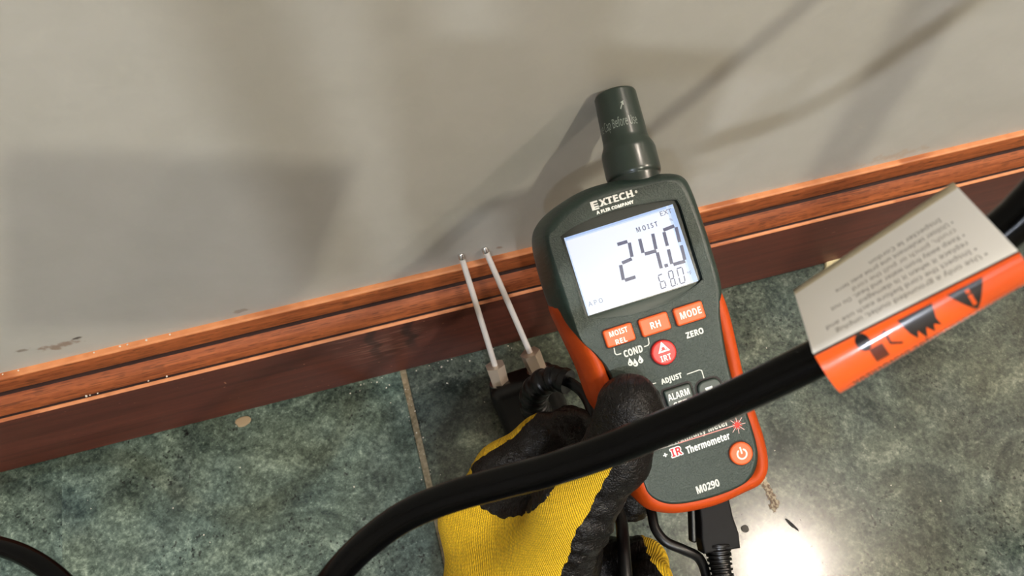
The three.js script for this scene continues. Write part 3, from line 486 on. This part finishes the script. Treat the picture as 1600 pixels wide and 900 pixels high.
  for (let it = 0; it < 5; it++) { const sum = Float32Array.from(cf), cnt = new Float32Array(cf.length).fill(1); for (const q of quads) for (let k = 0; k < 4; k++) { sum[q[k]] += cf[q[(k + 1) & 3]] + cf[q[(k + 3) & 3]]; cnt[q[k]] += 2; } cf = sum.map((v, i) => v / cnt[i]); }
  cf = cf.map((v, i) => v + (n3(vert[i].x * 380, vert[i].y * 380, vert[i].z * 380) - 0.5) * 0.5 * (v > 0.04 && v < 0.96 ? 1 : 0));
  const build = (want) => {
    const map = new Map(), pos = [], nrm = [], uv = [], idx = [];
    const put = (key, v, n) => { if (!map.has(key)) { map.set(key, pos.length / 3); pos.push(v.x, v.y, v.z); nrm.push(n.x, n.y, n.z); uv.push(v.dot(hx) + 0.25 * v.dot(hz), v.dot(hy) + 0.35 * v.dot(hz)); } return map.get(key); };
    const inside = (i) => (cf[i] >= 0.5) === want;
    for (const q of quads) for (const t of [[q[0], q[1], q[2]], [q[0], q[2], q[3]]]) {
      const poly = [];
      for (let k = 0; k < 3; k++) {
        const a = t[k], b = t[(k + 1) % 3]; if (inside(a)) poly.push(put(a, moved[a], nor[a]));
        if (inside(a) !== inside(b)) { const lo = Math.min(a, b), hi = Math.max(a, b), f = clamp((0.5 - cf[lo]) / (cf[hi] - cf[lo]), 0.02, 0.98); poly.push(put(lo + '_' + hi, moved[lo].clone().lerp(moved[hi], f), nor[lo].clone().lerp(nor[hi], f).normalize())); }
      }
      for (let k = 1; k + 1 < poly.length; k++) idx.push(poly[0], poly[k], poly[k + 1]);
    }
    const g = new THREE.BufferGeometry(); g.setAttribute('position', new THREE.Float32BufferAttribute(pos, 3)); g.setAttribute('normal', new THREE.Float32BufferAttribute(nrm, 3)); g.setAttribute('uv', new THREE.Float32BufferAttribute(uv, 2)); g.setIndex(idx); if (want) g.computeVertexNormals(); return g;
  };
  // knit: fine ribs with stitches across them; 24 mm square
  const rib = (u, v) => { const x = u * 22 + v * 9 + 0.5 * n2(u * 5, v * 5, 410), y = v * 26, r = 0.5 + 0.5 * Math.sin(x * Math.PI * 2), s = 0.5 + 0.5 * Math.sin(y * Math.PI * 2 + Math.sin(x * Math.PI) * 2); return [r, s]; };
  const knitTex = tex(1024, 1024, (u, v) => { const x = u * 4, y = v * 4, [r, s] = rib(x, y), f = fbm(u * 300, v * 300, 2, 420), k = 0.72 + 0.22 * r + 0.10 * s + (f - 0.5) * 0.3; return [230 * k, 184 * k, 18 * k]; });
  const knitBump = tex(1024, 1024, (u, v) => { const x = u * 4, y = v * 4, [r, s] = rib(x, y); return 0.6 * r + 0.25 * s * r + 0.15 * fbm(u * 300, v * 300, 2, 420); }, false);
  knitTex.repeat.set(10.4, 10.4); knitBump.repeat.set(10.4, 10.4);
  const crinkle = tex(1024, 1024, (u, v) => { const a = fbm(u * 64 + fbm(u * 20, v * 20, 2, 430) * 5, v * 64, 3, 440); return 0.7 * (1 - Math.abs(2 * a - 1)) + 0.3 * fbm(u * 200, v * 200, 2, 450); }, false); crinkle.repeat.set(14, 14);
  const glove = part('glove', build(false), mat({ map: knitTex, roughness: 0.9, bumpMap: knitBump, bumpScale: 0.0005, sheen: 0.3, sheenRoughness: 0.6, sheenColor: new THREE.Color(0xd8b828) }), person);
  glove.userData.label = 'yellow ribbed knit back of the glove';
  const rub = part('rubber_coating', build(true), mat({ color: 0x0a0706, roughness: 0.36, specularIntensity: 0.55, bumpMap: crinkle, bumpScale: 0.0006 }), glove); rub.userData.label = 'black crinkled rubber dip on the fingers';
  // sleeve, from the wrist back towards the photographer
  const sleeve = part('sleeve', tube([at(798, 1030, .371), at(800, 1180, .35), V(-0.03, 0.14, 0.36), V(-0.12, 0.25, 0.55)], (t) => lerp(.036, .052, t), 40, 28), mat({ color: 0x2b2c30, roughness: 0.9 }), person); sleeve.userData.label = 'dark sleeve at the wrist';
}

// ------------------------------------------------------------------ power cord with its warning tag
const cord = thing('power_cord', 'thick black power cord with orange and white warning tag, crossing in front of the meter', 'cord');
{
  const P = [at(-160, 850, .42), at(-60, 846, .40), at(0, 854, .385), at(50, 874, .375), at(100, 912, .365), at(150, 985, .35), at(250, 1080, .32), at(380, 1070, .29), at(470, 975, .26), at(522, 902, .246), at(570, 852, .241), at(630, 808, .236), at(700, 778, .231), at(780, 755, .226), at(850, 737, .221), at(950, 704, .213), at(1040, 668, .206), at(1130, 630, .199), at(1220, 588, .192), at(1290, 552, .187), at(1400, 480, .180), at(1500, 412, .174), at(1580, 350, .169), at(1680, 262, .163), V(0.20, 0.405, 0.18), V(0.262, 0.462, 0.182), V(0.33, 0.55, 0.18), V(0.37, 0.66, 0.15), V(0.385, 0.80, 0.11), V(0.39, 1.0, 0.10)];
  part('cord_jacket', tube(P, .00475, 420, 22), mat({ color: 0x030303, roughness: 0.2, specularIntensity: 0.25 }), cord);
  // tag: a printed strip folded round the cord, its two ends stuck together as a flag
  const W = 2048, H = 1536, c = document.createElement('canvas'); c.width = W; c.height = H; const g = c.getContext('2d');
  // strip 50 mm wide (x), 38 mm long (y): y = 0 is the back of the wrap, then orange, the black rule, the white flag to its tip
  const Y = (mm) => mm / 38 * H, Xm = (mm) => mm / 50 * W;
  g.fillStyle = '#f6f3ee'; g.fillRect(0, 0, W, H); g.fillStyle = '#ee5a14'; g.fillRect(0, 0, W, Y(19)); g.fillStyle = '#1c1512'; g.fillRect(0, Y(19), W, Y(0.35));
  const tx = (s, x, y, h, w, col, f = 'bold') => { g.save(); g.translate(Xm(x), Y(y)); g.font = f + ' ' + Y(h) / 0.714 + 'px sans-serif'; g.textAlign = 'left'; const m = g.measureText(s).width; g.scale(Xm(w) / m, 1); g.fillStyle = col; g.fillText(s, 0, 0); g.restore(); };
  tx('CORDON ELECTRIQUE DANGEREUX', 3, 12.3, 2.3, 43, '#3a150a'); g.save(); g.translate(0, Y(4.06)); g.scale(1, 0.803);
  // pictograms: warning triangle, plug over flames, person kneeling
  g.fillStyle = '#17100e'; g.beginPath(); g.moveTo(Xm(9), Y(17.6)); g.lineTo(Xm(13.2), Y(11)); g.lineTo(Xm(17.4), Y(17.6)); g.fill(); g.fillStyle = '#ee5a14'; g.fillRect(Xm(12.75), Y(12.8), Xm(0.95), Y(2.8)); g.fillRect(Xm(12.75), Y(16.0), Xm(0.95), Y(0.8));
  g.fillStyle = '#17100e'; g.beginPath(); g.moveTo(Xm(21), Y(17.6)); g.lineTo(Xm(29.5), Y(17.6)); g.lineTo(Xm(28.6), Y(14.2)); g.lineTo(Xm(27.6), Y(12.2)); g.lineTo(Xm(26.8), Y(14)); g.lineTo(Xm(25.8), Y(11)); g.lineTo(Xm(24.8), Y(13.8)); g.lineTo(Xm(23.6), Y(11.6)); g.lineTo(Xm(23), Y(13.6)); g.lineTo(Xm(21.6), Y(12.4)); g.lineTo(Xm(21.9), Y(14.6)); g.fill();
  g.beginPath(); g.arc(Xm(38.6), Y(16.9), Xm(1.7), 0, 7); g.fill(); g.fillStyle = '#5a2416'; g.fillRect(Xm(35), Y(12), Xm(3.4), Y(3.2)); g.strokeStyle = '#2b130d'; g.lineWidth = Xm(0.55); g.beginPath(); g.moveTo(Xm(35.4), Y(16)); g.lineTo(Xm(33.2), Y(16.8)); g.lineTo(Xm(33.4), Y(14.4)); g.lineTo(Xm(31), Y(13.2)); g.stroke();
  g.restore();
  const L = ['• Use only a grounded outlet, unplug', '• Inspect the cord before each use and', '   replace it when it is damaged', '• Keep away from water and heat. Do not', '   crush, pinch or pull the cord', '• Utiliser seulement une prise avec terre', '   Inspecter le Cordon'];
  L.forEach((s, i) => tx(s, i % 2 || i === 6 ? 6 : 5, 22.2 + i * 1.95, 1.05, [38, 39, 30, 36, 30, 33, 22][i], i === 4 ? '#857b72' : '#5e554e', ''));
  const t = canvasTex(c);
  const lerpP = (a, b, s) => a.clone().lerp(b, s);
  const tipA = at(1242, 460, .203), tipB = at(1497, 293, .176), ruA = at(1268, 524, .182), ruB = at(1562, 373, .1655), boA = at(1311, 601, .187), boB = at(1597, 424, .171);
  const NS = 24, pos = [], uv = [], idx = [], prof = (s) => {
    const tip = lerpP(tipA, tipB, s), ru = lerpP(ruA, ruB, s), bo = lerpP(boA, boB, s), eye = camera.position;
    const axis = ruB.clone().sub(ruA).normalize(), view = ru.clone().sub(eye).normalize(), up = ru.clone().sub(bo); up.addScaledVector(axis, -up.dot(axis)); const hgt = up.length(); up.normalize(); const back = up.clone().cross(axis).normalize(); if (back.dot(view) < 0) back.negate();
    const r = hgt * 0.56, ctr = bo.clone().addScaledVector(up, r).addScaledVector(back, -.0005), out = [];
    // back of the wrap round to the front, then up on to the flag
    const a0 = -2.75, a1 = Math.acos(clamp((hgt - r) / r, -1, 1)) * -1 + Math.PI / 2;    // angle 0 faces the viewer, + is up
    for (let i = 0; i <= 22; i++) { const a = lerp(a0, a1 * 0.96, i / 22), q = ctr.clone().addScaledVector(back, -Math.cos(a) * r).addScaledVector(up, Math.sin(a) * r); out.push(q); }
    const last = out[out.length - 1]; for (let i = 1; i <= 10; i++) { const f = i / 10, q = lerpP(last, tip, f); q.addScaledVector(back, -.0012 * Math.sin(f * Math.PI) * (1 - f)); out.push(q); }
    // rear ply, a little behind and short of the tip
    return { front: out, back };
  };
  const rows = []; for (let i = 0; i <= NS; i++) rows.push(prof(i / NS));
  const n = rows[0].front.length, TH = .00025;
  // v from the run of the profile
  for (let i = 0; i <= NS; i++) { const f = rows[i].front; let run = [0]; for (let j = 1; j < n; j++) run.push(run[j - 1] + f[j].distanceTo(f[j - 1])); const arcLen = run[22], flag = run[n - 1] - arcLen; for (let j = 0; j < n; j++) { const mm = j <= 22 ? 19.6 * (run[j] / arcLen) : 19.6 + 18 * (run[j] - arcLen) / flag; pos.push(f[j].x, f[j].y, f[j].z); uv.push(1 - i / NS, 1 - mm / 38); } }
  for (let i = 0; i < NS; i++) for (let j = 0; j + 1 < n; j++) { const a = i * n + j; idx.push(a, a + 1, a + n, a + 1, a + n + 1, a + n); }
  const tg = new THREE.BufferGeometry(); tg.setAttribute('position', new THREE.Float32BufferAttribute(pos, 3)); tg.setAttribute('uv', new THREE.Float32BufferAttribute(uv, 2)); tg.setIndex(idx); tg.computeVertexNormals();
  const tagM = part('warning_tag', tg, mat({ map: t, roughness: 0.28, side: THREE.DoubleSide, clearcoat: 1, clearcoatRoughness: 0.07 }), cord); tagM.userData.label = 'orange and white folded warning tag printed upside down';
  // second ply of the flag behind the first, cream edge showing along the tip
  const bp = [], bi = []; const PLY = 6;
  for (let i = 0; i <= NS; i++) { const { front, back } = rows[i]; const f0 = front[0], tipq = front[n - 1].clone().addScaledVector(back, TH * 5).add(front[n - 1].clone().sub(front[22]).multiplyScalar(0.045)); for (let j = 0; j <= PLY; j++) { const q = lerpP(f0, tipq, j / PLY); bp.push(q.x, q.y, q.z); } const e = front[n - 1]; bp.push(e.x, e.y, e.z); }
  const m = PLY + 2; for (let i = 0; i < NS; i++) for (let j = 0; j + 1 < m; j++) { const a = i * m + j; bi.push(a, a + 1, a + m, a + 1, a + m + 1, a + m); }
  const bg = new THREE.BufferGeometry(); bg.setAttribute('position', new THREE.Float32BufferAttribute(bp, 3)); bg.setIndex(bi); bg.computeVertexNormals();
  part('tag_backing', bg, mat({ color: 0xcfc2a4, roughness: 0.5, side: THREE.DoubleSide }), tagM);
}

// ------------------------------------------------------------------ the phone that takes the picture (only its shadow shows)
{
  const ph = thing('smartphone', 'black smartphone held level behind the view, out of the picture', 'phone');
  const C = camera.position;
  ph.position.copy(C); ph.quaternion.copy(camera.quaternion);
  const b = new RoundedBoxGeometry(.143, .071, .0078, 4, .0035); b.translate(.062, 0, .008); part('phone_body', b, mat({ color: 0x101114, roughness: 0.3 }), ph);
}

// ------------------------------------------------------------------ pole and straps made up out of view to cast shadow bands on the wall
{
  const st = thing('shadow_pole', 'thin black pole on a small round foot, added unseen right of the picture to shade the wall', 'stand'); st.position.set(0.389, 0, 0.25);
  const pole = new THREE.CylinderGeometry(.0155, .0155, 1.3, 32); pole.translate(0, .662, 0); part('pole', pole, mat({ color: 0x1a1a1c, roughness: 0.4 }), st);
  const foot = new THREE.LatheGeometry([[0, .012], [.03, .012], [.034, .008], [.035, 0], [0, 0]].map(([a, b]) => new THREE.Vector2(a, b)), 40); part('foot', foot, mat({ color: 0x1a1a1c, roughness: 0.4 }), st);
  for (const [x, w, what] of [[-0.068, .032, 'leftmost of the three'], [-0.027, .024, 'between the two others'], [0.018, .036, 'rightmost and widest of the three']]) {
    const s = thing('shadow_strap', 'flat dark webbing strap added unseen above the picture to shade the wall, ' + what, 'strap', 'added shadow straps'); s.position.set(x, 0.757, 0.5);
    const g = new RoundedBoxGeometry(w, 1.642, .0025, 2, .001); g.translate(0, .821, 0); part('webbing', g, mat({ color: 0x202124, roughness: 0.85 }), s);
  }
}

// ------------------------------------------------------------------ crumbs and chips
function chip(name, label, px, py, w, d, h, col, turn, s0) {
  const t = thing(name, label, 'debris'); const e = V().copy(camera.position), p = at(px, py, 0.3).sub(e), k = -e.y / p.y, q = e.clone().addScaledVector(p, k);
  t.position.set(q.x, 0, q.z); t.rotation.y = turn; const o = seed; seed = s0; const n = 11, pts = Array.from({ length: n }, (_, i) => { const a = i / n * Math.PI * 2, r = 0.8 + rnd() * 0.4; return [Math.cos(a) * w / 2 * r, Math.sin(a) * d / 2 * r]; }).reverse(); seed = o;
  const L = smoothLoop(pts, 3), rg = (f, y) => L.map(([x, z]) => [x * f, z * f, y]), g = loft([rg(1, 0), rg(1, h * .5), rg(.85, h * .9), rg(.5, h)], true, true); g.rotateX(-Math.PI / 2); const gg = g.toNonIndexed(); gg.computeVertexNormals();
  part('flake', gg, mat({ color: col, roughness: 0.75 }), t); return t;
}
chip('plaster_flake', 'tan plaster flake on the floor under the skirting, left part of the picture', 380, 659, .011, .007, .0012, 0x8f7a5c, 0.1, 11);
chip('plaster_flake', 'cream plaster flake against the skirting, half behind the warning tag', 1300, 412, .018, .010, .003, 0xcabd92, 0.3, 12);
chip('stone_flake', 'small dark grey flake on the bright patch of floor beside the plug', 1163, 826, .0052, .0052, .0008, 0x3d3a34, 0.4, 13);
chip('stone_flake', 'thin dark splinter on the floor right of the bright patch', 1236, 819, .0022, .010, .0008, 0x1d1a16, 0.5, 14);
{ // dried brown glue trace
  const t = thing('glue_trace', 'brown dried glue trace on the floor by the bottom right corner of the meter', 'stain'); const e = camera.position, hit = (px, py) => { const p = at(px, py, .3).sub(e); return e.clone().addScaledVector(p, -e.y / p.y); };
  const geos = []; const line = [[1186, 742, 7], [1196, 760, 8], [1204, 776, 9], [1210, 790, 10], [1213, 797, 4]]; const edge = [[], []];
  line.forEach(([x, y, w], i) => { for (let s = 0; s < 2; s++) edge[s].push(hit(x + (s ? 1 : -1) * w * (0.35 + 0.75 * rnd()), y + (s ? -3 : 3))); });
  const loop = [...edge[0], ...edge[1].reverse()].map((q) => [q.x, q.z]); const L = smoothLoop(loop, 9).map((q) => [q[0] + (rnd() - 0.5) * .0020, q[1] + (rnd() - 0.5) * .0016]); const cxx = L.reduce((s, q) => s + q[0], 0) / L.length, czz = L.reduce((s, q) => s + q[1], 0) / L.length; t.position.set(cxx, 0, czz);
  const sh = new THREE.Shape(L.map(([x, z]) => new THREE.Vector2(x - cxx, -(z - czz)))); const g = new THREE.ExtrudeGeometry(sh, { depth: .0003, bevelEnabled: false }); g.rotateX(-Math.PI / 2); geos.push(g);
  const tx = tex(256, 256, (u, v) => { const k = step(0.35, 0.62, fbm(u * 36, v * 36, 4, 500)); return [lerp(74, 158, k), lerp(52, 146, k), lerp(30, 122, k)]; }); planarUV(g, 'x', 'z', 20, 20);
  part('residue', g, mat({ map: tx, roughness: 0.5 }), t);
}
{ // plaster dust along the skirting and the joint
  const geos = []; const add = (x, y, z, r) => { const s = new THREE.IcosahedronGeometry(r, 0); s.scale(1, 0.6 + rnd() * 0.5, 0.7 + rnd() * 0.6); s.rotateY(rnd() * 6); s.translate(x, y + r * 0.3, z); geos.push(s); };
  for (let i = 0; i < 20; i++) add(-0.06 + rnd() * 0.13, 0, 0.0185 + rnd() * rnd() * 0.02, .0003 + rnd() * .0005);
  for (let i = 0; i < 24; i++) add(SEAM + (rnd() - 0.5) * .008, 0, .02 + rnd() * .11, .0002 + rnd() * .0005);
  for (let i = 0; i < 40; i++) add(-0.28 + rnd() * 0.65, 0, .02 + rnd() * .22, .0002 + rnd() * .0004);
  for (let i = 0; i < 5; i++) add(-0.2 + rnd() * .05, .0775, .0162, .0004 + rnd() * .0005);
  for (let i = 0; i < 8; i++) add(-0.24 + rnd() * .1, .1, .0012, .0004 + rnd() * .0004);
  const m = new THREE.Mesh(mergeGeometries(geos), mat({ color: 0xc9c2b4, roughness: 0.8 })); m.name = 'plaster_dust'; m.userData = { label: 'pale plaster crumbs scattered along the skirting and the tile joint', category: 'dust', kind: 'stuff' }; m.castShadow = m.receiveShadow = true; scene.add(m);
}
renderer.render(scene, camera);
